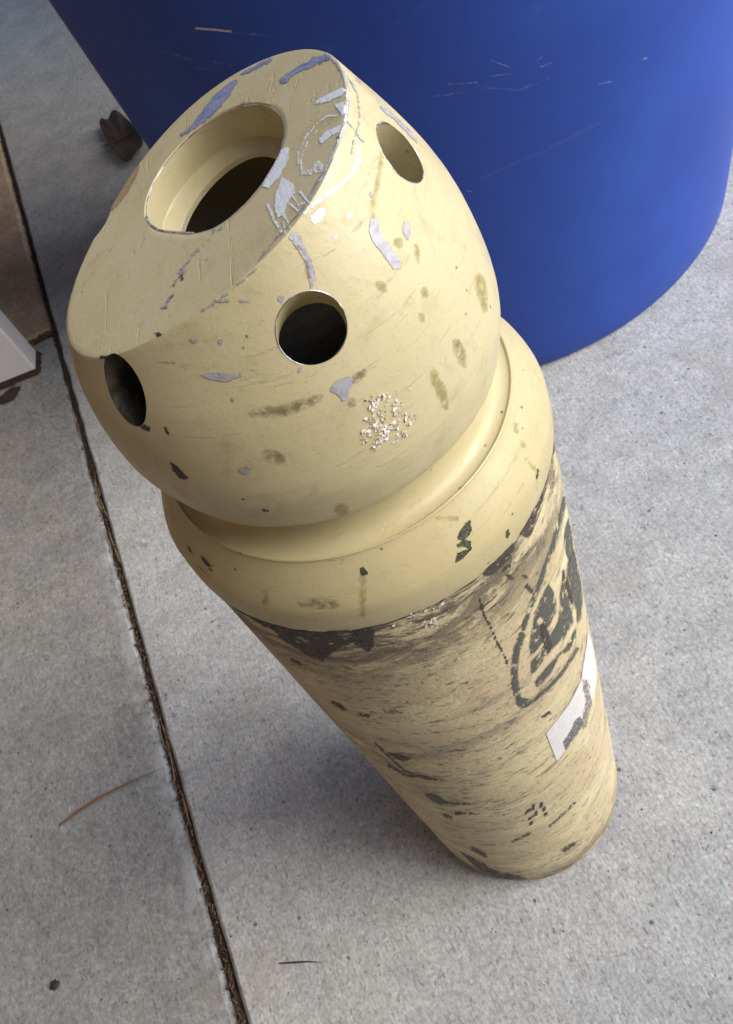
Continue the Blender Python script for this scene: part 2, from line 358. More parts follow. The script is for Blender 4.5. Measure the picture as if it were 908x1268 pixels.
# grit on the concrete
V = []; F = []; T = []
for i in range(420):
    x = random.uniform(-.7, .9); y = random.uniform(.1, 2.4); r = random.uniform(.0005, .0014); b = len(V)
    for k in range(5): V.append(Vector((x+r*math.cos(k*1.257)*random.uniform(.7, 1.2), y+r*math.sin(k*1.257)*random.uniform(.7, 1.2), .0005)))
    V.append(Vector((x, y, .0005+r))); 
    for k in range(5): F.append((b+k, b+(k+1) % 5, b+5))
    T += [random.choice((0, 0, .1, .3))]*6
me = mesh('grit', V, F, False); a = me.attributes.new('tone', 'FLOAT', 'POINT'); a.data.foreach_set('value', T)
tag(link('grit', me, [M['litter']]), 'tiny dark specks of grit scattered over the concrete', 'grit', kind='stuff')

# ================================================================ WHITE POST
pc = gp(48, 461); pb = gp(50, 437); pdn = gp(0, 480)
ex = (pdn-pc); ex.z = 0; ex.normalize(); ey = (pb-pc); ey.z = 0; wy = (pb-pc).length; ey = Vector((-ex.y, ex.x, 0)); ey = ey if ey.y > 0 else -ey
bm = bmesh.new(); q = bmesh.ops.create_cube(bm, size=1)
for v in bm.verts:
    v.co = ex*((v.co.x+.5)*.14)+ey*((v.co.y+.5)*wy)+Vector((0, 0, (v.co.z+.5)*2.2))
bmesh.ops.recalc_face_normals(bm, faces=bm.faces)
bmesh.ops.bevel(bm, geom=[e for e in bm.edges if abs((e.verts[0].co-e.verts[1].co).z) > 1], offset=.004, segments=3, affect='EDGES')
me = bpy.data.meshes.new('post'); bm.to_mesh(me); bm.free()
post = empty('white_post', (pc.x, pc.y, .001))
tag(post, 'white square post standing on the slab corner at the left edge', 'post')
link('shaft', me, [M['white']], post)
# crust of brown sealant round the foot
V = []; F = []; n = 60; path = [pb-pc+ey*.0, Vector((0, 0, 0)), ex*.14]
for i in range(n+1):
    t = i/n; p = (ey*wy*(1-t*2.6)) if t < .385 else ex*((t-.385)/.615*.14)
    out = -ex if t < .385 else -ey
    wdt = .006+.006*noise.noise(Vector((i*.3, 0, 0)))+(.004 if t > .6 else 0)
    V += [p+Vector((0, 0, .010)), p+out*max(.0015, wdt*.25)+Vector((0, 0, .006)), p+out*max(.003, wdt*.8)+Vector((0, 0, -.002))]
for i in range(n):
    for k in range(2): F.append((i*3+k, i*3+k+1, i*3+k+4, i*3+k+3))
me = mesh('crust', V, F); link('dirt_crust', me, [M['dirt']], post)

# ================================================================ ADDED OUT-OF-VIEW BLOCKS that shade the ground and warm the front
def box(name, a, b, mat, parent=None):
    x0, y0, z0 = a; x1, y1, z1 = b
    V = [(x, y, z) for z in (z0, z1) for x, y in ((x0, y0), (x1, y0), (x1, y1), (x0, y1))]
    return link(name, mesh(name, V, [(3, 2, 1, 0), (4, 5, 6, 7), (0, 1, 5, 4), (1, 2, 6, 5), (2, 3, 7, 6), (3, 0, 4, 7)], False), [mat], parent)
s = NT('brown_shade_wall'); co = s.co(); M['shade_wall'] = s.set(s.mix(s.noise(co, 8, 5), (.17, .115, .075), (.22, .15, .10)), .9, 0, s.bump(s.noise(co, 120, 4), .004))
s = NT('tan_bounce_panel'); co = s.co(); M['bounce_panel'] = s.set(s.mix(s.noise(co, 3, 4), (.60, .46, .29), (.66, .51, .33)), .6)
s = NT('dark_shade_roof'); co = s.co(); M['added_shade_roof'] = s.set(s.mix(s.noise(co, 12, 5), (.12, .085, .06), (.17, .12, .085)), .8)
shade_root = empty('added_shade_blocks', (-.9, 1.7, 0)); tag(shade_root, 'added unseen blocks that shade the scene and bounce warm light to the front', 'added_shade_blocks')
def bb(name, a, b, mat): return box(name, [a[0]+.9, a[1]-1.7, a[2]], [b[0]+.9, b[1]-1.7, b[2]], mat, shade_root)
bb('added_shade_wall', (-1.10, -1.80, -.1), (-.95, 1.660, 2.3), M['shade_wall'])  # added outside the view to cut light from the left
bb('added_shade_wall', (-1.10, 1.665, -.1), (-.575, 2.95, 2.3), M['shade_wall'])
bb('added_bounce_panel', (-.90, -1.55, -.1), (1.9, -1.505, 2.2), M['bounce_panel'])  # added behind the camera to bounce warm light onto the front
bb('added_shade_roof', (-1.2, -1.6, 2.31), (.15, 1.39, 2.40), M['added_shade_roof'])  # added overhead to keep sky light off the left side
bb('added_shade_roof', (-1.2, 1.395, 2.31), (1.1, 2.95, 2.40), M['added_shade_roof'])
bb('added_shade_wall', (.97, 1.92, -.1), (1.12, 4.41, 2.3), M['shade_wall'])  # added to block the sun from the ground beside the drum
bb('added_shade_wall', (-1.10, 4.42, -.1), (1.12, 4.57, 2.3), M['shade_wall'])
bb('added_shade_wall', (1.125, 1.92, -.1), (3.4, 2.07, 2.3), M['shade_wall'])

# ================================================================ BLUE DRUM
DX, DY, DR = .4422, 1.3317, .4422
drum = empty('blue_drum', (DX, DY, 0))
tag(drum, 'big blue plastic drum with pale scratches standing behind the gas cylinder', 'drum')
def dr(z): return DR+.088*z
HT = 1.02
prof = [(.0, .004), (DR-.03, .004), (DR-.010, .001), (DR-.003, .003), (dr(.010), .010)] + [(dr(z), z) for z in [i*.05 for i in range(1, 20)]] + [(dr(HT-.05), HT-.05), (dr(HT-.04)+.012, HT-.045), (dr(HT)+.014, HT-.006), (dr(HT)+.010, HT), (dr(HT)-.002, HT), (dr(HT)-.008, HT-.006), (dr(.1)-.010, .04), (0, .035)]
shell = lathe('shell', prof, 192, [M['blue']], drum, uvr=DR)

# ================================================================ GAS CYLINDER
cyl = empty('gas_cylinder', (XB, YB, 0))
tag(cyl, 'tall cream painted steel gas cylinder with slanted protective cap and worn dirty body', 'gas cylinder')
ZB = .6713; BR = .115
bp = [(0, .003), (.09, .003), (.1075, .0035), (.1115, .006), (.1140, .011), (BR, .018)] + [(BR, .018+(.655-.018)*i/60) for i in range(1, 61)] + [(BR, .668), (.1145, ZB+.002), (.10, ZB+.004)]
body = lathe('shell', bp, 256, [M['body']], cyl, wob=lambda a, z: .00035*noise.noise(Vector((math.cos(a)*3, math.sin(a)*3, z*9))))
body.name = 'cylinder_body'
# cream shoulder collar
def cw(a, z):
    d = .0003*noise.noise(Vector((math.cos(a)*4, math.sin(a)*4, z*30)))
    return d
cp = [(.1135, .6735), (.1158, ZB-.0045), (.1164, ZB-.002), (.1166, ZB+.004)]+[(.1166-.0006*t, ZB+.004+.012*t) for t in (.5, 1)]
cp += [(.1152, .6895), (.1140, .6925), (.1125, .6955), (.1108, .6985), (.1090, .7014), (.1071, .7042), (.1051, .7070), (.1031, .7097), (.1009, .7126)]
cp += [(.1003, .7138), (.1003, .7144), (.0998, .7149), (.0991, .7147), (.0987, .7141), (.0975, .7141), (.0950, .7147), (.0925, .7160), (.0903, .7185), (.0888, .7225), (.0880, .729), (.0876, .745), (.0860, .752), (.08, .753), (.0, .753)]
V = []
collar = lathe('shoulder', cp, 256, [M['collar']], cyl, wob=cw)
# ragged lower edge of the collar coat
for v in collar.data.vertices:
    if v.co.z < ZB-.001 or (v.co.z < ZB+.0001 and math.hypot(v.co.x, v.co.y) > .11):
        a = math.atan2(v.co.y, v.co.x)
        v.co.z += .0016*noise.noise(Vector((a*9, 0, 0)))+.0012*noise.noise(Vector((a*30, 5, 0)))
# stamped bottom ring where the shell is crimped
# protective cap
CE = [0.07436, -0.01133, 0.00232, 0.00151, 0.00144, -0.00225, -0.00104, 0.00137, 0.00103]
CHO = [0.03688, 0.00055, 0.01131, -0.00485, -0.00285, 0.00149, -0.00044]
def four(c, a):
    s_ = c[0]
    for k in range(1, (len(c)+1)//2): s_ += c[2*k-1]*math.cos(k*a)+c[2*k]*math.sin(k*a)
    return s_
def plane(x, y): return .8625+.32*x-.09*y
ZK = [.742, .748, .755, .763, .77, .78, .79, .80, .81, .82, .83, .84, .85, .86, .87, .88, .89]
RK = [.0975, .0996, .1012, .1028, .1035, .1032, .1022, .1008, .099, .0962, .0925, .0885, .084, .079, .0735, .068, .062]
NA, NS = 320, 56
V = []; rows = []
def addrow(fn):
    b = len(V)
    for k in range(NA): V.append(fn(2*math.pi*k/NA))
    rows.append(b)
def P(r, a, z): return Vector((r*math.cos(a), r*math.sin(a), z))
def sidep(a, s_):
    re = four(CE, a); ze = plane(re*math.cos(a), re*math.sin(a))
    z = .743+s_*(ze-.743)
    r = interp(z, ZK, RK)+(re-interp(ze, ZK, RK))*sstep((z-.775)/(ze-.775))
    r += -.0014*math.cos(a+.1)*math.sin(math.pi*min(1, max(0, (z-.743)/.09)))
    r += .0005*noise.noise(Vector((math.cos(a)*2.5, math.sin(a)*2.5, z*22)))
    return r, z
def facep(a, t, dz=0):     # t=0 edge, 1 hole rim
    r = four(CE, a)*(1-t)+four(CHO, a)*t
    x, y = r*math.cos(a), r*math.sin(a)
    return Vector((x, y, plane(x, y)+dz))
addrow(lambda a: P(.0885, a, .7435)); addrow(lambda a: P(.0950, a, .7412))
addrow(lambda a: P(.0966, a, .7414+.0005*noise.noise(Vector((a*7, 1, 0)))))
for i in range(NS): 
    s_ = i/(NS-1)*.9955
    addrow(lambda a, s_=s_: P(*[(lambda rz: (rz[0], a, rz[1]))(sidep(a, s_))][0]))
addrow(lambda a: facep(a, .005, -.0001))
for t in (.035, .08, .2, .35, .5, .65, .8, .92, .975): addrow(lambda a, t=t: facep(a, t))
addrow(lambda a: facep(a, 1.0, -.0006))
n_face_end = len(rows)-1
for d in (.002, .006, .010, .0148): addrow(lambda a, d=d: facep(a, 1.0, -d-.0006))
def inner(a, ins, dz):
    r = four(CHO, a); x0, y0 = .0006, .0113
    p = Vector((r*math.cos(a), r*math.sin(a), 0)); c_ = Vector((x0, y0, 0)); q_ = c_+(p-c_)*(1-ins/.0405)
    return Vector((q_.x, q_.y, plane(p.x, p.y)+dz))
addrow(lambda a: inner(a, .0005, -.0160)); addrow(lambda a: inner(a, .0043, -.0172)); addrow(lambda a: inner(a, .0084, -.0190))
n_dark = len(rows)-1
addrow(lambda a: inner(a, .0087, -.0215))
addrow(lambda a: P(four(CE, a)-.016, a, plane((four(CE, a)-.016)*math.cos(a), (four(CE, a)-.016)*math.sin(a))-.029))
for s_ in (.75, .5, .25, .1): addrow(lambda a, s_=s_: P(min(sidep(a, s_)[0]-.012, .0885), a, sidep(a, s_*.95)[1]))
F = []; n = len(rows); mi = []
for i in range(n):
    j = (i+1) % n
    for k in range(NA):
        l = (k+1) % NA; F.append((rows[i]+k, rows[i]+l, rows[j]+l, rows[j]+k)); mi.append(1 if n_dark <= i else 0)
me = mesh('cap', V, F); me.polygons.foreach_set('material_index', mi)
cap = link('protective_cap', me, [M['cap'], M['bore']], cyl)
bm = bmesh.new(); bm.from_mesh(me); bmesh.ops.recalc_face_normals(bm, faces=bm.faces)
if bm.calc_volume(signed=True) < 0: bmesh.ops.reverse_faces(bm, faces=bm.faces)
bm.to_mesh(me); bm.free()
s = NT('light_lifted_steel'); co = s.co(); M['cavity'] = s.set(s.mix(s.rng(s.noise(s.co('Object', (1, 1, 6)), 40, 5, .7), .4, .7), (.66, .62, .55), (.80, .76, .68)), .6, 0, s.bump(s.noise(co, 120, 4), .001))  # pale tone makes up for the low light inside the cap
s = NT('dark_port_bore'); co = s.co(); M['port_dark'] = s.set(s.mix(s.rng(s.noise(co, 90, 5, .7), .4, .65), (.035, .030, .024), (.13, .10, .065)), .7, 0, s.bump(s.noise(co, 200, 4), .001))  # dark brown tone for the bore of one port
# drill the side ports
cutters = []
PORTS = [(-87.6, .8425, .0862, .0139, .0126), (-26.3, .8592, .079, .0137, .0126), (-146.2, .8305, .0925, .0108, .0150), (135, .8335, .083, .0135, .0100)]
PS = 1.25
for az, z, r, rad, rv in PORTS:
    az = R(az); d = Vector((math.cos(az), math.sin(az), PS)).normalized()
    u = Vector((-math.sin(az), math.cos(az), 0)); v = d.cross(u); c0 = P(r, az, z)
    CV = []; n = 64
    for e in (-.034, .05):
        for k in range(n):
            t = 2*math.pi*k/n; CV.append(c0+d*e+u*math.cos(t)*rad+v*math.sin(t)*rv)
    CF = [(k, (k+1) % n, n+(k+1) % n, n+k) for k in range(n)]+[tuple(range(n-1, -1, -1)), tuple(range(n, 2*n))]
    cm = mesh('cut', CV, CF); cb = bmesh.new(); cb.from_mesh(cm); bmesh.ops.recalc_face_normals(cb, faces=cb.faces); cb.to_mesh(cm); cb.free()
    cm.materials.append(M['port_dark'] if len(cutters) == 2 else M['cap'])
    co_ = bpy.data.objects.new('cut', cm); C.objects.link(co_); co_.location = cyl.location; cutters.append(co_)
    md = cap.modifiers.new('b', 'BOOLEAN'); md.operation = 'DIFFERENCE'; md.solver = 'EXACT'; md.object = co_
bpy.context.view_layer.update()
dg = bpy.context.evaluated_depsgraph_get()
nm = bpy.data.meshes.new_from_object(cap.evaluated_get(dg)); cap.modifiers.clear(); cap.data = nm
for c_ in cutters: bpy.data.objects.remove(c_)
nm.materials.clear()
for q_ in (M['cap'], M['cavity'], M['port_dark']): nm.materials.append(q_)
az, z, r, rad, rv = PORTS[2]; az = R(az); d3 = Vector((math.cos(az), math.sin(az), PS)).normalized(); c3_ = P(r, az, z)
u3 = Vector((-math.sin(az), math.cos(az), 0)); v3 = d3.cross(u3)
for p in nm.polygons:
    q_ = p.center-c3_
    if abs(q_.dot(u3)) < rad*1.03 and abs(q_.dot(v3)) < rv*1.03 and abs(p.normal.dot(d3)) < .2 and (q_.dot(u3)/rad)**2+(q_.dot(v3)/rv)**2 > .9 and q_.length < .04: p.material_index = 2
uvmap(nm); nm.set_sharp_from_angle(angle=R(32))
print('cap faces', len(nm.polygons), [q_.name for q_ in nm.materials])
s = NT('shade_dark_steel'); co = s.co(); M['plate'] = s.set(s.mix(s.rng(s.noise(s.co('Object', (1, 5, 1), (0, 0, .6)), 60, 5, .7), .38, .66), (.035, .03, .025), (.06, .05, .04)), .6, .0, s.bump(s.noise(co, 150, 4), .001))  # near-black colour paints in the shade seen through the front port
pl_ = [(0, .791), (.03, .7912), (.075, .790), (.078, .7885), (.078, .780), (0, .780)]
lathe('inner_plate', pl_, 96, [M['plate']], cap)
# silver worn rims round the openings
def tube(name, pts, rad, mat, parent, closed=True, ns=6):
    V = []; F = []; n = len(pts)
    for i, p in enumerate(pts):
        a_ = pts[(i-1) % n] if closed or i else pts[0]; b_ = pts[(i+1) % n] if closed or i < n-1 else pts[-1]
        t = (b_-a_).normalized(); u = t.cross(Vector((0, 0, 1)) if abs(t.z) < .9 else Vector((1, 0, 0))).normalized(); v = t.cross(u)
        rr = rad(i/n) if callable(rad) else rad
        for k in range(ns): V.append(p+(u*math.cos(k*2*math.pi/ns)+v*math.sin(k*2*math.pi/ns))*rr)
    for i in range(n if closed else n-1):
        j = (i+1) % n
        for k in range(ns): F.append((i*ns+k, i*ns+(k+1) % ns, j*ns+(k+1) % ns, j*ns+k))
    return link(name, mesh(name, V, F), [mat], parent)
s = NT('worn_edge_metal'); M['edge'] = s.set(s.mix(s.rng(s.noise(s.co(), 120, 4, .7), .45, .55), (.34, .33, .36), (.78, .80, .84)), .28, .7)

# ---------------------------------------------------------------- marks on the surfaces
def bvh(o):
    me = o.data; return BVHTree.FromPolygons([v.co.copy() for v in me.vertices], [tuple(p.vertices) for p in me.polygons])
T_cap, T_body, T_col, T_drum = bvh(cap), bvh(body), bvh(collar), bvh(shell)
ORG = {'c': (cyl, [T_cap], cap), 'b': (cyl, [T_body], body), 's': (cyl, [T_col], collar), 'd': (drum, [T_drum], shell)}
def inpoly(x, y, P_):
    c = False; j = len(P_)-1
    for i in range(len(P_)):
        if (P_[i][1] > y) != (P_[j][1] > y) and x < (P_[j][0]-P_[i][0])*(y-P_[i][1])/(P_[j][1]-P_[i][1])+P_[i][0]: c = not c
        j = i
    return c
def segd(x, y, a, b):
    vx, vy = b[0]-a[0], b[1]-a[1]; L = vx*vx+vy*vy; t = 0 if L == 0 else max(0, min(1, ((x-a[0])*vx+(y-a[1])*vy)/L))
    return math.hypot(x-a[0]-t*vx, y-a[1]-t*vy)
def decal(name, where, mat, polys=(), strokes=(), pxmm=2.4, step=2.0, off=.00022, margin=1.2, parent=None):
    """polys: outlines, strokes: (points, width). The outlines are measured on the photograph and
    carried onto the real surface; the patch follows that surface."""
    if len(polys)+len(strokes) > 1:
        for P_ in polys: decal(name, where, mat, [P_], (), pxmm, step, off, margin, parent)
        for s_ in strokes: decal(name, where, mat, (), [s_], pxmm, step, off+.00003, margin, parent)
        return
    own, trees, par = ORG[where]; o0 = CAM-Vector(own.location)
    polys = list(polys)
    if mat in ('smear', 'yellow', 'grime', 'primer', 'primer_sky', 'flake'):
        sm = []
        for P_ in polys:
            n_ = len(P_); q_ = []
            for i in range(n_):
                p0, p1, p2, p3 = P_[i-1], P_[i], P_[(i+1) % n_], P_[(i+2) % n_]
                for t in (0, .25, .5, .75):
                    q_.append(tuple(((1-t)**3*a+(3*t**3-6*t*t+4)*b+(-3*t**3+3*t*t+3*t+1)*c+t**3*e)/6 for a, b, c, e in zip(p0, p1, p2, p3)))
            sm.append(q_)
        polys = sm
    X = [p[0] for P_ in polys for p in P_]+[p[0]+e for s_, w_ in strokes for p in s_ for e in (-w_, w_)]
    Y = [p[1] for P_ in polys for p in P_]+[p[1]+e for s_, w_ in strokes for p in s_ for e in (-w_, w_)]
    mg = margin*pxmm; x0, x1, y0, y1 = min(X)-mg, max(X)+mg, min(Y)-mg, max(Y)+mg
    nx = max(3, int((x1-x0)/step)+1); ny = max(3, int((y1-y0)/step)+1)
    idx = {}; V = []; SD = []; 
    for i in range(nx+1):
        for j in range(ny+1):
            x = x0+(x1-x0)*i/nx; y = y0+(y1-y0)*j/ny; sd = -99
            for P_ in polys:
                d = min(segd(x, y, P_[k-1], P_[k]) for k in range(len(P_)))
                sd = max(sd, d if inpoly(x, y, P_) else -d)
            for s_, w_ in strokes:
                for k in range(len(s_)-1): sd = max(sd, w_*.5-segd(x, y, s_[k], s_[k+1]))
            if sd < -mg: continue
            d = ray(x, y).normalized(); hit = None
            for t_ in trees:
                h = t_.ray_cast(o0, d)
                if h[0] is not None and (hit is None or h[3] < hit[3]): hit = h
            if hit is None: continue
            nr = hit[1] if hit[1].dot(d) < 0 else -hit[1]
            idx[(i, j)] = (len(V), hit[3]); V.append(hit[0]+nr*off); SD.append(sd/pxmm)
    F = []
    for i in range(nx):
        for j in range(ny):
            q_ = [idx.get(k) for k in ((i, j), (i+1, j), (i+1, j+1), (i, j+1))]
            if None in q_: continue
            ds = [a_[1] for a_ in q_]
            if max(ds)-min(ds) > .02: continue
            F.append(tuple(a_[0] for a_ in q_))
    par_ = list(range(len(V)))
    def fd(x):
        while par_[x] != x: par_[x] = par_[par_[x]]; x = par_[x]
        return x
    for q_ in F:
        for k in q_[1:]: par_[fd(k)] = fd(q_[0])
    cnt = {}
    for q_ in F: cnt[fd(q_[0])] = cnt.get(fd(q_[0]), 0)+1
    if cnt:
        best = max(cnt, key=cnt.get); F = [q_ for q_ in F if fd(q_[0]) == best]
        used = sorted({k for q_ in F for k in q_}); rm = {k: i for i, k in enumerate(used)}
        V = [V[k] for k in used]; SD = [SD[k] for k in used]; F = [tuple(rm[k] for k in q_) for q_ in F]
    if not F: print('EMPTY', name); return
    me = mesh(name, V, F); a_ = me.attributes.new('sd', 'FLOAT', 'POINT'); a_.data.foreach_set('value', SD)
    return link(name, me, [M[mat]], parent or par)
def flakes(name, where, poly, count):
    own, trees, par = ORG[where]; o0 = CAM-Vector(own.location); V = []; F = []
    xs = [p[0] for p in poly]; ys = [p[1] for p in poly]; cx = sum(xs)/len(xs); cy = sum(ys)/len(ys); tries = 0; done = 0
    while done < count and tries < 9000:
        tries += 1; x = random.uniform(min(xs)-4, max(xs)+4); y = random.uniform(min(ys)-4, max(ys)+4)
        y = round((y+x*.35)/4.2)*4.2-x*.35+random.gauss(0, .8)
        if not inpoly(x, y, poly) and random.random() > .06: continue
        if noise.noise(Vector((x*.09, y*.09, 5))) < -.12: continue
        h = trees[0].ray_cast(o0, ray(x, y).normalized())
        if h[0] is None: continue
        nr = h[1] if h[1].dot(ray(x, y)) < 0 else -h[1]
        nr2 = (nr+Vector((random.gauss(0, .4), random.gauss(0, .4), random.gauss(0, .4)))).normalized()
        u = nr2.cross(Vector((0, 0, 1))).normalized(); v = nr2.cross(u); r = random.uniform(.0003, .0009); b = len(V); k = 5; a0 = random.random()*6
        for i in range(k):
            a = a0+i*6.283/k; rr = r*random.uniform(.6, 1.3); V.append(h[0]+nr*(.0004)+u*math.cos(a)*rr*1.4+v*math.sin(a)*rr)
        V.append(h[0]+nr*.0001-nr2*.0003)
        F.append(tuple(range(b, b+k))); F += [(b+i, b+(i+1) % k, b+k) for i in range(k)]; done += 1
    o = link(name, mesh(name, V, F, False), [M['flakes']], par); o['kind'] = 'stuff'; return o
def cr_(ox, oy, k, pts): return [(ox+x*k, oy+y*k) for x, y in pts]
def A(*p): return cr_(60, 40, .3304, p)        # measuring frames used while reading the photograph
def B(*p): return cr_(320, 40, .3304, p)
def Cc(*p): return cr_(60, 330, .3304, p)
def D(*p): return cr_(320, 330, .4185, p)
def E_(*p): return cr_(240, 680, .3744, p)
def G(*p): return cr_(540, 560, .2863, p)
def H_(*p): return cr_(480, 820, .3524, p)
def K(*p): return cr_(640, 780, .1432, p)

# face of the cap
decal('scrape_mark', 'c', 'primer_sky', [A((470, 402), (540, 355), (575, 300), (610, 255), (660, 200), (720, 168), (700, 205), (665, 262), (620, 312), (560, 350), (520, 382))])
decal('scrape_mark', 'c', 'primer_sky', [A((700, 165), (760, 135), (830, 98), (848, 100), (820, 120), (760, 150))])
decal('scrape_mark', 'c', 'primer_sky', [B((75, 185), (110, 150), (160, 125), (215, 88), (262, 84), (280, 100), (240, 112), (195, 135), (140, 150), (120, 180), (90, 195))])
decal('scrape_mark', 'c', 'bright', [B((200, 270), (250, 240), (310, 208), (328, 215), (318, 235), (260, 262))])
decal('scrape_mark', 'c', 'bright', [B((285, 270), (320, 262), (330, 290), (318, 315), (300, 290))])
decal('scrape_mark', 'c', 'bright', [B((228, 405), (245, 380), (300, 350), (315, 352), (300, 378), (262, 395), (240, 420))])
decal('scrape_mark', 'c', 'bright', [B((10, 580), (50, 500), (95, 435), (118, 432), (112, 480), (80, 545), (40, 585))])
decal('scrape_mark', 'c', 'bright', [B((70, 600), (90, 545), (135, 570), (140, 605), (110, 640), (100, 680), (75, 700), (60, 650))])
decal('scratch', 'c', 'hatch', strokes=[(B((35, 645), (60, 700), (90, 752)), 4), (B((80, 650), (105, 700), (120, 735)), 3), (B((115, 640), (160, 680), (185, 670)), 3), (B((130, 610), (150, 650), (175, 640)), 2.5), (B((160, 600), (190, 640)), 3), (B((95, 700), (100, 755)), 2.5)], step=1.2)
decal('scratch', 'c', 'hatch', strokes=[(B((150, 500), (152, 455), (175, 400), (215, 350), (260, 315), (300, 312)), 2.2), (B((165, 530), (160, 470), (185, 415), (225, 365)), 1.8), (B((170, 530), (200, 525), (225, 490), (240, 500)), 5), (B((215, 520), (235, 515)), 6)], step=1.2)
# worn bright line along the upper arris of the face
decal('scratch', 'c', 'primer', strokes=[(B((250, 80), (290, 110), (320, 160), (333, 215), (335, 290), (318, 370), (290, 440), (255, 510), (215, 580), (170, 660)), 3.0)], step=1.2)
decal('scratch', 'c', 'bright', strokes=[(B((335, 210), (334, 290), (316, 370), (290, 440), (255, 510), (215, 585)), 2.0)], step=1.2)
decal('scratch', 'c', 'primer', strokes=[(B((170, 660), (120, 720), (60, 785), (0, 860)), 2.0), (Cc((790, 0), (700, 75), (640, 125), (580, 165)), 2.0)], step=1.2)
decal('scratch', 'c', 'hatch', strokes=[(B((375, 430), (372, 490), (350, 535), (300, 580), (240, 620), (190, 655)), 5.0)], step=1.2)
decal('scratch', 'c', 'primer', strokes=[(B((335, 170), (370, 230), (380, 300), (375, 350), (355, 410), (350, 450)), 1.6), (B((330, 330), (365, 375), (395, 412)), 2)], step=1.2)
decal('scrape_mark', 'c', 'bright', [B((195, 690), (230, 658), (252, 668), (245, 695), (205, 722))])
decal('scrape_mark', 'c', 'bright', [B((328, 690), (340, 668), (347, 680), (335, 698)), B((282, 765), (292, 758), (294, 770), (285, 775))])
# rows of rough chips on the face
random.seed(3)
pp = []
for (x, y) in A((500, 890), (515, 870), (525, 860), (545, 830), (560, 815), (535, 850), (600, 780), (620, 745), (640, 740), (650, 735), (490, 900), (600, 850)) + Cc((440, 150), (450, 130), (465, 110), (470, 70), (495, 40), (510, 20), (480, 55), (430, 155), (455, 120)):
    r = random.uniform(2.0, 3.8); pp.append([(x+r*.8, y-r), (x+r, y), (x-r*.3, y+r), (x-r*.8, y+r*.2), (x-r*.1, y-r*.5)])
decal('paint_chip', 'c', 'primer', pp, step=1.0)
pp2 = [[(x+1, y-2), (x+1.6, y), (x-.8, y+1.8), (x-1.2, y)] for x, y in Cc((435, 158), (448, 140), (462, 118), (470, 75), (500, 35), (505, 48))]
decal('paint_chip', 'c', 'dark', pp2, step=.9)
decal('paint_chip', 'c', 'primer', [A((715, 268), (740, 258), (765, 268), (750, 275), (725, 275))], step=1.2)
decal('scoop', 'c', 'brown', [[(174, 204), (170, 218), (158, 240), (145, 256), (136, 264), (146, 245), (158, 224), (166, 211)]], step=1.2)
# side of the cap
decal('paint_chip', 'c', 'primer', [B((412, 700), (430, 688), (448, 700), (452, 750), (480, 790), (520, 830), (538, 870), (528, 892), (500, 890), (482, 850), (440, 800), (415, 770))])
decal('paint_chip', 'c', 'primer', [B((540, 715), (555, 700), (568, 720), (572, 770), (560, 785), (545, 760)), B((418, 595), (428, 590), (428, 620), (418, 628))])
decal('rub_mark', 'c', 'yellow', strokes=[(B((465, 450), (450, 540), (432, 640), (430, 690)), 5)])
decal('rub_mark', 'c', 'yellow', [B((500, 780), (530, 765), (545, 800), (520, 815)), B((580, 780), (600, 800), (608, 870), (595, 870))])
decal('paint_chip', 'c', 'primer', [B((100, 770), (150, 735), (160, 770), (185, 830), (210, 880), (215, 930), (200, 960), (190, 950), (190, 880), (150, 820), (130, 780))])
decal('scratch', 'c', 'smear', strokes=[(B((180, 860), (190, 920)), 2.5), (B((150, 800), (175, 830)), 2)])
decal('paint_chip', 'c', 'smear', [B((355, 165), (375, 170), (395, 200), (375, 195))], margin=.8)
decal('paint_chip', 'c', 'primer', [B((455, 275), (470, 282), (510, 315), (560, 360), (590, 395), (600, 420), (585, 410), (540, 360), (500, 320), (455, 292))], step=1.2)
decal('paint_chip', 'c', 'primer', [Cc((555, 405), (620, 400), (645, 393), (670, 405), (750, 402), (690, 425), (655, 435), (600, 420))])
decal('scratch', 'c', 'smear', strokes=[(Cc((430, 358), (480, 362), (522, 382)), 2)], step=1.2, margin=.6)
decal('paint_chip', 'c', 'dark', [Cc((395, 250), (415, 245), (432, 255), (410, 262))], step=1)
decal('paint_chip', 'c', 'primer', [Cc((525, 270), (545, 268), (568, 278), (545, 290), (532, 282)), Cc((628, 275), (650, 268), (662, 285), (640, 297))], step=1)
decal('scratch', 'c', 'primer', strokes=[(Cc((620, 128), (680, 130), (755, 130)), 1.8)], step=1.2)
decal('paint_chip', 'c', 'primer', [D((50, 90), (75, 82), (82, 95), (62, 108)), D((118, 300), (128, 298), (126, 315), (119, 315))], step=1)
decal('paint_chip', 'c', 'primer', [D((212, 352), (240, 330), (275, 320), (288, 340), (268, 365), (265, 398), (250, 398), (238, 380), (215, 372))])
decal('smear', 'c', 'smear', [D((270, 330), (320, 295), (332, 310), (300, 335), (285, 350)), D((258, 395), (285, 380), (292, 410), (270, 420))], margin=1)
decal('smear', 'c', 'smear', [D((-30, 445), (-28, 425), (60, 415), (120, 395), (215, 370), (150, 420), (60, 445))], margin=1.5)
decal('paint_chip', 'c', 'primer', [Cc((710, 760), (740, 748), (775, 760), (750, 775), (725, 778))], step=1)
decal('paint_chip', 'c', 'dark', [Cc((455, 735), (475, 745), (505, 770), (523, 790), (515, 800), (490, 790), (468, 765))], step=1.2)
decal('paint_chip', 'c', 'dark', [Cc((435, 600), (450, 620), (452, 632), (440, 622)), Cc((800, 910), (812, 908), (812, 918)), Cc((820, 912), (826, 912), (822, 920))], step=1)
decal('rub_mark', 'c', 'yellow', [D((510, 300), (525, 295), (555, 360), (565, 420), (555, 428), (530, 380), (505, 330))])
decal('rub_mark', 'c', 'smear', [D((570, 210), (600, 215), (620, 290), (610, 310), (580, 260))])
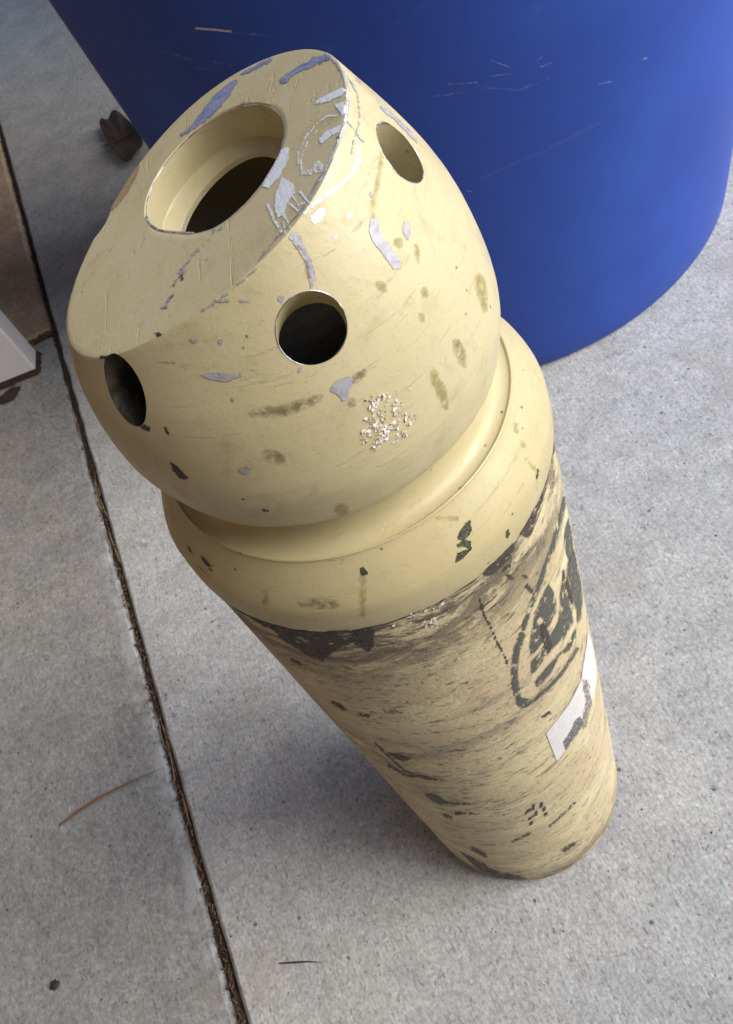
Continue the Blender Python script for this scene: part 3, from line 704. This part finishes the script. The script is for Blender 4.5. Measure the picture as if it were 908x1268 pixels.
decal('rub_mark', 'c', 'yellow', [D((640, 15), (665, 20), (680, 90), (672, 150), (660, 120), (640, 60)), D((338, 45), (370, 42), (388, 70), (370, 82)), D((478, 60), (500, 62), (505, 90), (485, 95)), D((472, 135), (492, 140), (490, 165), (478, 160))])
flakes('flaked_paint', 'c', D((335, 385), (400, 370), (430, 410), (470, 455), (440, 500), (400, 520), (335, 545), (305, 500), (320, 430)), 260)
decal('rub_mark', 'c', 'yellow', [D((220, 705), (260, 695), (275, 730), (245, 750), (230, 730))])
decal('rub_mark', 'c', 'smear', [D((0, 550), (40, 535), (80, 560), (90, 590), (30, 575)), D((330, 700), (420, 670), (425, 700), (330, 740))])
decal('paint_chip', 'c', 'dark', [Cc((290, 540), (320, 560), (372, 600), (386, 600), (378, 618), (345, 600), (310, 575), (285, 555)), Cc((188, 336), (262, 332), (258, 342), (195, 344))], step=1.2, margin=.6)
for az, z, r, rad, rv in PORTS[:2]:
    az = R(az); d = Vector((math.cos(az), math.sin(az), PS)).normalized(); u = Vector((-math.sin(az), math.cos(az), 0)); v = d.cross(u); c0 = P(r, az, z)
    pts = []
    for k in range(72):
        t = 2*math.pi*k/72; o_ = c0+d*.05+u*math.cos(t)*(rad+.0001)+v*math.sin(t)*(rv+.0001); h = T_cap.ray_cast(o_, -d)
        pts.append(h[0] if h[0] is not None and (h[0]-c0).length < .022 else None)
    if None in pts: pts = [p for p in pts if p is not None]
    tube('rim', pts, lambda t, s0=az: max(.00005, .00020+.0004*noise.noise(Vector((math.cos(t*6.283)*1.6+s0, math.sin(t*6.283)*1.6, 0)))), M['edge'], cap, closed=len(pts) == 72)
pts = [facep(2*math.pi*k/200, 1.0, -.0006) for k in range(200)]
tube('rim', [p for k, p in enumerate(pts)], lambda t: .00075 if .40 < t < .62 else max(.0001, .0002+.0003*noise.noise(Vector((t*30, 2, 0)))), M['edge'], cap)

# shoulder
decal('paint_chip', 's', 'green', [G((95, 360), (110, 330), (148, 290), (152, 345), (120, 385), (98, 378)), G((90, 400), (120, 375), (150, 385), (155, 430), (125, 410), (95, 412)), G((82, 470), (95, 435), (125, 420), (145, 425), (110, 465), (88, 480))], step=1.0)
decal('paint_chip', 's', 'dark', [E_((552, 62), (560, 58), (575, 72), (578, 82), (562, 90), (552, 76))], step=.9)
decal('paint_chip', 's', 'dark', [cr_(170, 570, .1657, ((378, 640), (392, 650), (432, 712), (425, 715), (395, 680))), cr_(170, 570, .1657, ((478, 712), (520, 750), (565, 790), (540, 795), (500, 765))), cr_(170, 570, .1657, ((455, 792), (470, 798), (515, 840), (505, 842))), cr_(170, 570, .1657, ((530, 800), (565, 820), (566, 832), (545, 818)))], step=.9, margin=.6)
decal('paint_chip', 's', 'dark', [cr_(170, 570, .1657, ((152, 335), (160, 342), (162, 355), (155, 350))), G((300, 345), (312, 330), (318, 350), (312, 372), (304, 370)), G((430, 110), (440, 70), (445, 80), (436, 120))], step=.9, margin=.5)
decal('rub_mark', 's', 'smear', [D((760, 460), (770, 470), (765, 500), (755, 480)), D((770, 510), (785, 520), (795, 540), (780, 535)), E_((330, 165), (480, 160), (500, 200), (350, 195))])
decal('rub_mark', 's', 'yellow', strokes=[(E_((562, 95), (562, 150), (560, 215)), 5), (E_((238, 140), (240, 180)), 5), (D((790, 570), (810, 590), (825, 610)), 3), (D((530, 745), (590, 745)), 3)])
# seam line
seam = []
for k in range(361):
    a = 2*math.pi*k/360; r = .1168
    seam.append(P(.1153, a, ZB-.0046+.0012*noise.noise(Vector((a*9, 0, 0)))+.0009*noise.noise(Vector((a*30, 5, 0)))))
tube('seam_grime', seam[:-1], lambda t: max(.0002, .0008+.0012*noise.noise(Vector((t*60, 0, 9)))), M['bore'], body)

# body
decal('black_scuff', 'b', 'grime', [E_((130, 185), (250, 222), (320, 245), (460, 250), (560, 250), (600, 262), (590, 290), (598, 330), (570, 335), (530, 300), (470, 330), (440, 370), (380, 350), (310, 300), (240, 260))], margin=2)
decal('black_scuff', 'b', 'gouge', [E_((525, 262), (570, 258), (565, 285), (598, 325), (575, 338), (545, 310))])
decal('black_scuff', 'b', 'gouge', [E_((250, 228), (330, 248), (300, 270), (350, 310), (430, 345), (430, 370), (380, 352), (310, 305), (270, 270))])
flakes('flaked_paint', 'b', E_((670, 218), (740, 180), (835, 140), (835, 180), (790, 205), (812, 262), (745, 252), (765, 220), (700, 225)), 200)
decal('black_scuff', 'b', 'grime', [G((470, 60), (480, 40), (480, 120), (450, 240), (420, 330), (400, 380), (340, 350), (380, 260), (430, 170))], margin=2)
decal('black_scuff', 'b', 'grime', [G((180, 540), (260, 470), (330, 380), (360, 370), (310, 480), (250, 520))], margin=2)
decal('rust_mark', 'b', 'torn', [G((485, 20), (505, 25), (520, 120), (500, 180), (480, 100)), E_((620, 530), (700, 532), (690, 545), (630, 542))])
decal('gouge', 'b', 'gouge', [E_((655, 675), (690, 680), (718, 692), (700, 700), (670, 688))], step=1.2)
decal('gouge', 'b', 'gouge', strokes=[(E_((600, 640), (650, 690), (700, 735), (800, 762)), 1.8), (E_((460, 505), (500, 530)), 3.2), (E_((548, 545), (580, 552)), 2.2), (E_((325, 365), (350, 378)), 3)], step=1.1)
decal('gouge', 'b', 'gouge', [H_((130, 462), (165, 462), (205, 490), (195, 502), (165, 492)), E_((765, 808), (800, 812), (838, 838), (810, 840)), H_((0, 318), (50, 322), (82, 338), (65, 348), (20, 332))], step=1.2)
decal('gouge', 'b', 'gouge', strokes=[(H_((0, 358), (60, 395), (165, 410)), 2.2), (H_((205, 495), (290, 497)), 1.8), (H_((240, 530), (320, 532)), 2.2), (H_((300, 655), (345, 678)), 4.5), (H_((545, 190), (568, 178)), 3), (H_((200, 535), (225, 548)), 3)], step=1.1)
decal('gouge', 'b', 'gouge', [H_((610, 660), (640, 640), (668, 628), (650, 650), (622, 666))], step=1.1)
decal('gouge', 'b', 'gouge', strokes=[(H_((570, 575), (620, 530), (660, 492)), 1.8), (H_((440, 630), (505, 600)), 2), (G((190, 640), (205, 700), (235, 750), (255, 800), (290, 870), (310, 915)), 1.8), (G((290, 510), (318, 488)), 3), (G((310, 530), (330, 545)), 3.6), (G((395, 580), (412, 600)), 5), (G((380, 535), (400, 545)), 2)], step=1.1)
decal('black_scuff', 'b', 'grime', [H_((230, 640), (330, 710), (420, 745), (500, 755), (480, 772), (380, 760), (300, 725))], margin=1.6)
# stencilled emblem
decal('stencil_mark', 'b', 'stencil',
      [G((485, 568), (512, 610), (520, 660), (512, 700), (490, 745), (462, 820), (412, 880), (404, 845), (414, 765), (430, 700), (455, 630)),
       G((545, 552), (560, 600), (585, 690), (592, 735), (560, 790), (490, 860), (430, 945), (412, 955), (410, 905), (450, 865), (495, 790), (528, 735), (538, 660), (535, 610)),
       G((572, 285), (585, 330), (592, 400), (588, 452), (575, 470), (560, 430), (552, 380), (560, 320)),
       G((598, 420), (618, 500), (630, 590), (632, 660), (625, 720), (612, 745), (606, 690), (598, 640), (582, 570), (565, 520), (568, 480)),
       G((602, 762), (604, 800), (575, 858), (530, 880), (500, 945), (440, 1020), (428, 1000), (436, 975), (500, 905), (560, 845)),
       G((345, 1075), (370, 1060), (405, 1068), (425, 1075), (395, 1100), (360, 1105))],
      [(G((556, 200), (528, 320), (505, 400), (470, 500), (440, 590), (400, 690), (378, 760)), 5.2), (G((370, 790), (348, 860), (338, 930), (342, 1000), (352, 1055)), 8), (G((425, 1070), (480, 1025), (540, 960), (590, 885), (610, 850)), 3.6)], step=1.4, margin=1)
decal('scuff', 'b', 'grime', [G((455, 730), (480, 745), (500, 830), (495, 885), (470, 850), (450, 790)), G((540, 500), (560, 505), (600, 660), (590, 670), (555, 580))], margin=1.2, off=.0004)
# sticker
stk = decal('sticker', 'b', 'sticker', [K((250, 890), (345, 1135), (440, 1010), (560, 850), (640, 640), (672, 520), (688, 420), (672, 250), (640, 90), (610, 10), (602, 110), (570, 300), (555, 420), (500, 545), (440, 650), (350, 770))], step=1.3, margin=.6, off=.0005)
decal('print', 'b', 'print', [K((395, 965), (470, 850), (490, 790), (540, 740), (570, 800), (540, 870), (470, 960), (420, 1040), (405, 1010))], step=1.2, margin=.6, off=.0008, parent=body)
decal('torn_patch', 'b', 'torn', [K((565, 430), (610, 430), (625, 560), (645, 620), (620, 740), (590, 840), (560, 850), (560, 740), (590, 620), (570, 520))], step=1.2, margin=.8, off=.0009, parent=body)
# small inked code near the foot
rects = []
for (x, y, w_, h_) in ((497, 520, 16, 12), (512, 508, 10, 22), (522, 530, 10, 18), (500, 548, 14, 10), (505, 565, 12, 12), (540, 500, 12, 18), (550, 515, 12, 16), (556, 532, 14, 10), (486, 530, 8, 10), (512, 540, 8, 8)):
    rects.append(H_((x-w_/2, y-h_/2+4), (x+w_/2, y-h_/2-3), (x+w_/2, y+h_/2-3), (x-w_/2, y+h_/2+4)))
decal('ink_mark', 'b', 'ink', rects, step=.8, margin=.3)

# drum scratches
def Aa(*p): return cr_(60, 0, .4846, p)
def Bb(*p): return cr_(480, 0, .4714, p)
decal('scratch', 'd', 'scrb', strokes=[(Aa((378, 72), (420, 75), (466, 80)), 2.6)], step=1, pxmm=1.0)
decal('scratch', 'd', 'scr', strokes=[(Aa((250, 112), (300, 132), (365, 150)), 1.0), (Aa((340, 147), (365, 152)), 1.8), (Aa((425, 158), (475, 167)), 1.4), (Aa((380, 172), (420, 180)), 1.3), (Aa((470, 82), (570, 92)), .9)], step=1, pxmm=1.0)
decal('scratch', 'd', 'scr', strokes=[(Bb((120, 254), (160, 248), (198, 241)), 1.8), (Bb((275, 160), (318, 175)), 1.3), (Bb((388, 160), (405, 151)), 1.8), (Bb((262, 200), (325, 194)), 1.2), (Bb((402, 176), (428, 165)), 1.5), (Bb((555, 220), (588, 214)), 1.6), (Bb((665, 157), (680, 152)), 2.0), (Bb((150, 222), (235, 216)), 1.0), (Bb((250, 230), (350, 236), (425, 206)), .9), (Bb((360, 228), (375, 223)), 1.4), (Bb((210, 501), (222, 502)), 1.4)], step=1, pxmm=1.0)
decal('scratch', 'd', 'scrf', strokes=[(Bb((0, 75), (60, 35), (120, 0)), 3), (Bb((240, 470), (400, 400), (560, 320)), 4), (Bb((390, 190), (440, 150), (480, 120)), 2)], step=2.5, pxmm=1.0, margin=1.5)

# ================================================================ SMALL THINGS ON THE GROUND
# dry leaf by the drum
ol = cr_(100, 120, .1322, [(210, 292), (245, 280), (270, 270), (285, 238), (330, 215), (380, 198), (430, 222), (480, 270), (535, 340), (590, 410), (630, 470), (600, 560), (550, 640), (490, 690), (420, 650), (370, 590), (300, 512), (268, 478), (272, 430), (240, 390), (222, 340)])
cen = gp(158, 180)
V = [Vector((0, 0, .006))]; rings = 4
G_ = [gp(x, y)-cen for x, y in ol]; n = len(G_)
for k in range(1, rings+1):
    for i, p in enumerate(G_):
        t = k/rings; V.append(Vector((p.x*t, p.y*t, .006+.022*t*t*(.6+.4*math.sin(i*1.7))+.006*noise.noise(Vector((i*.9, k*.8, 0))))))
F = [(0, 1+i, 1+(i+1) % n) for i in range(n)]
for k in range(rings-1):
    for i in range(n): j = (i+1) % n; F.append((1+k*n+i, 1+(k+1)*n+i, 1+(k+1)*n+j, 1+k*n+j))
lf = empty('dry_leaf', (cen.x, cen.y, .001)); tag(lf, 'curled dark brown dry leaf on the concrete against the blue drum', 'leaf')
bl_ = link('blade', mesh('blade', V, F), [M['leaf']], lf)
md = bl_.modifiers.new('t', 'SOLIDIFY'); md.thickness = .0012; 
ms = bl_.modifiers.new('s', 'SUBSURF'); ms.levels = 1; ms.render_levels = 1
tube('midrib', [Vector((-.055+.11*t, .012*math.sin(t*3), .012+.014*(2*t-1)**2)) for t in [i/12 for i in range(13)]], .0012, M['darktwig'], lf, closed=False)
def stick(name, px, rad, mat, label, cat, z=.002, arch=.004):
    P_ = [gp(x, y) for x, y in px]; P_ = catmull([tuple(p) for p in P_], 8); c_ = Vector(P_[0]); n = len(P_)
    pts = [Vector(p)-c_+Vector((0, 0, z+arch*math.sin(math.pi*i/(n-1)))) for i, p in enumerate(P_)]
    V = []; F = []; ns = 6
    for i, p in enumerate(pts):
        t = (pts[min(i+1, n-1)]-pts[max(i-1, 0)]).normalized(); u = t.cross(Vector((0, 0, 1))).normalized(); v = t.cross(u)
        rr = rad*(max(.12, math.sin(math.pi*min(1, .12+.88*i/(n-1))**.8))*.9+.1*noise.noise(Vector((i*.7, 0, 0))))
        for k in range(ns): V.append(p+(u*math.cos(k*2*math.pi/ns)+v*math.sin(k*2*math.pi/ns)*.6)*rr)
    for i in range(n-1):
        for k in range(ns): F.append((i*ns+k, i*ns+(k+1) % ns, (i+1)*ns+(k+1) % ns, (i+1)*ns+k))
    F += [tuple(range(ns)), tuple(range((n-1)*ns, n*ns))]
    o = link(name, mesh(name, V, F), [M[mat]]); o.location = (c_.x, c_.y, 0); tag(o, label, cat); return o
stick('twig', [(74, 1023), (100, 1005), (128, 988), (165, 969), (204, 951)], .0023, 'twig', 'long thin reddish brown dry stem lying across the left slab', 'twig')
stick('dark_twig', [(346, 1193), (365, 1192), (384, 1191), (403, 1192)], .0011, 'darktwig', 'short thin dark twig on the concrete in front of the cylinder', 'twig', .001, .001)
stick('pine_needle', [(180, 1138), (186, 1155), (188, 1170), (189, 1181)], .0007, 'straw', 'single pale straw coloured pine needle on the left slab', 'pine needle', .001, .001)
def blob(name, px, py, r, mat, label, cat):
    c_ = gp(px, py); V = []; F = []; n = 14
    for k in range(3):
        for i in range(n):
            a = 2*math.pi*i/n; rr = r*(1, .8, .35)[k]*(1+.45*noise.noise(Vector((math.cos(a)*2+px, math.sin(a)*2, py))))
            V.append(Vector((rr*math.cos(a)*1.3, rr*math.sin(a), (.0, .0012, .002)[k])))
    V.append(Vector((0, 0, .0022)))
    for k in range(2):
        for i in range(n): j = (i+1) % n; F.append((k*n+i, k*n+j, (k+1)*n+j, (k+1)*n+i))
    for i in range(n): F.append((2*n+i, 2*n+(i+1) % n, 3*n))
    o = link(name, mesh(name, V, F), [M[mat]]); o.location = (c_.x, c_.y, .0); tag(o, label, cat); return o
blob('dirt_crumb', 68, 1220, .0058, 'darktwig', 'black crumb of dirt near the lower left corner', 'dirt crumb')
blob('leaf_scrap', 12, 489, .019, 'leaf', 'brown wet scrap of leaf at the foot of the white post', 'leaf scrap')
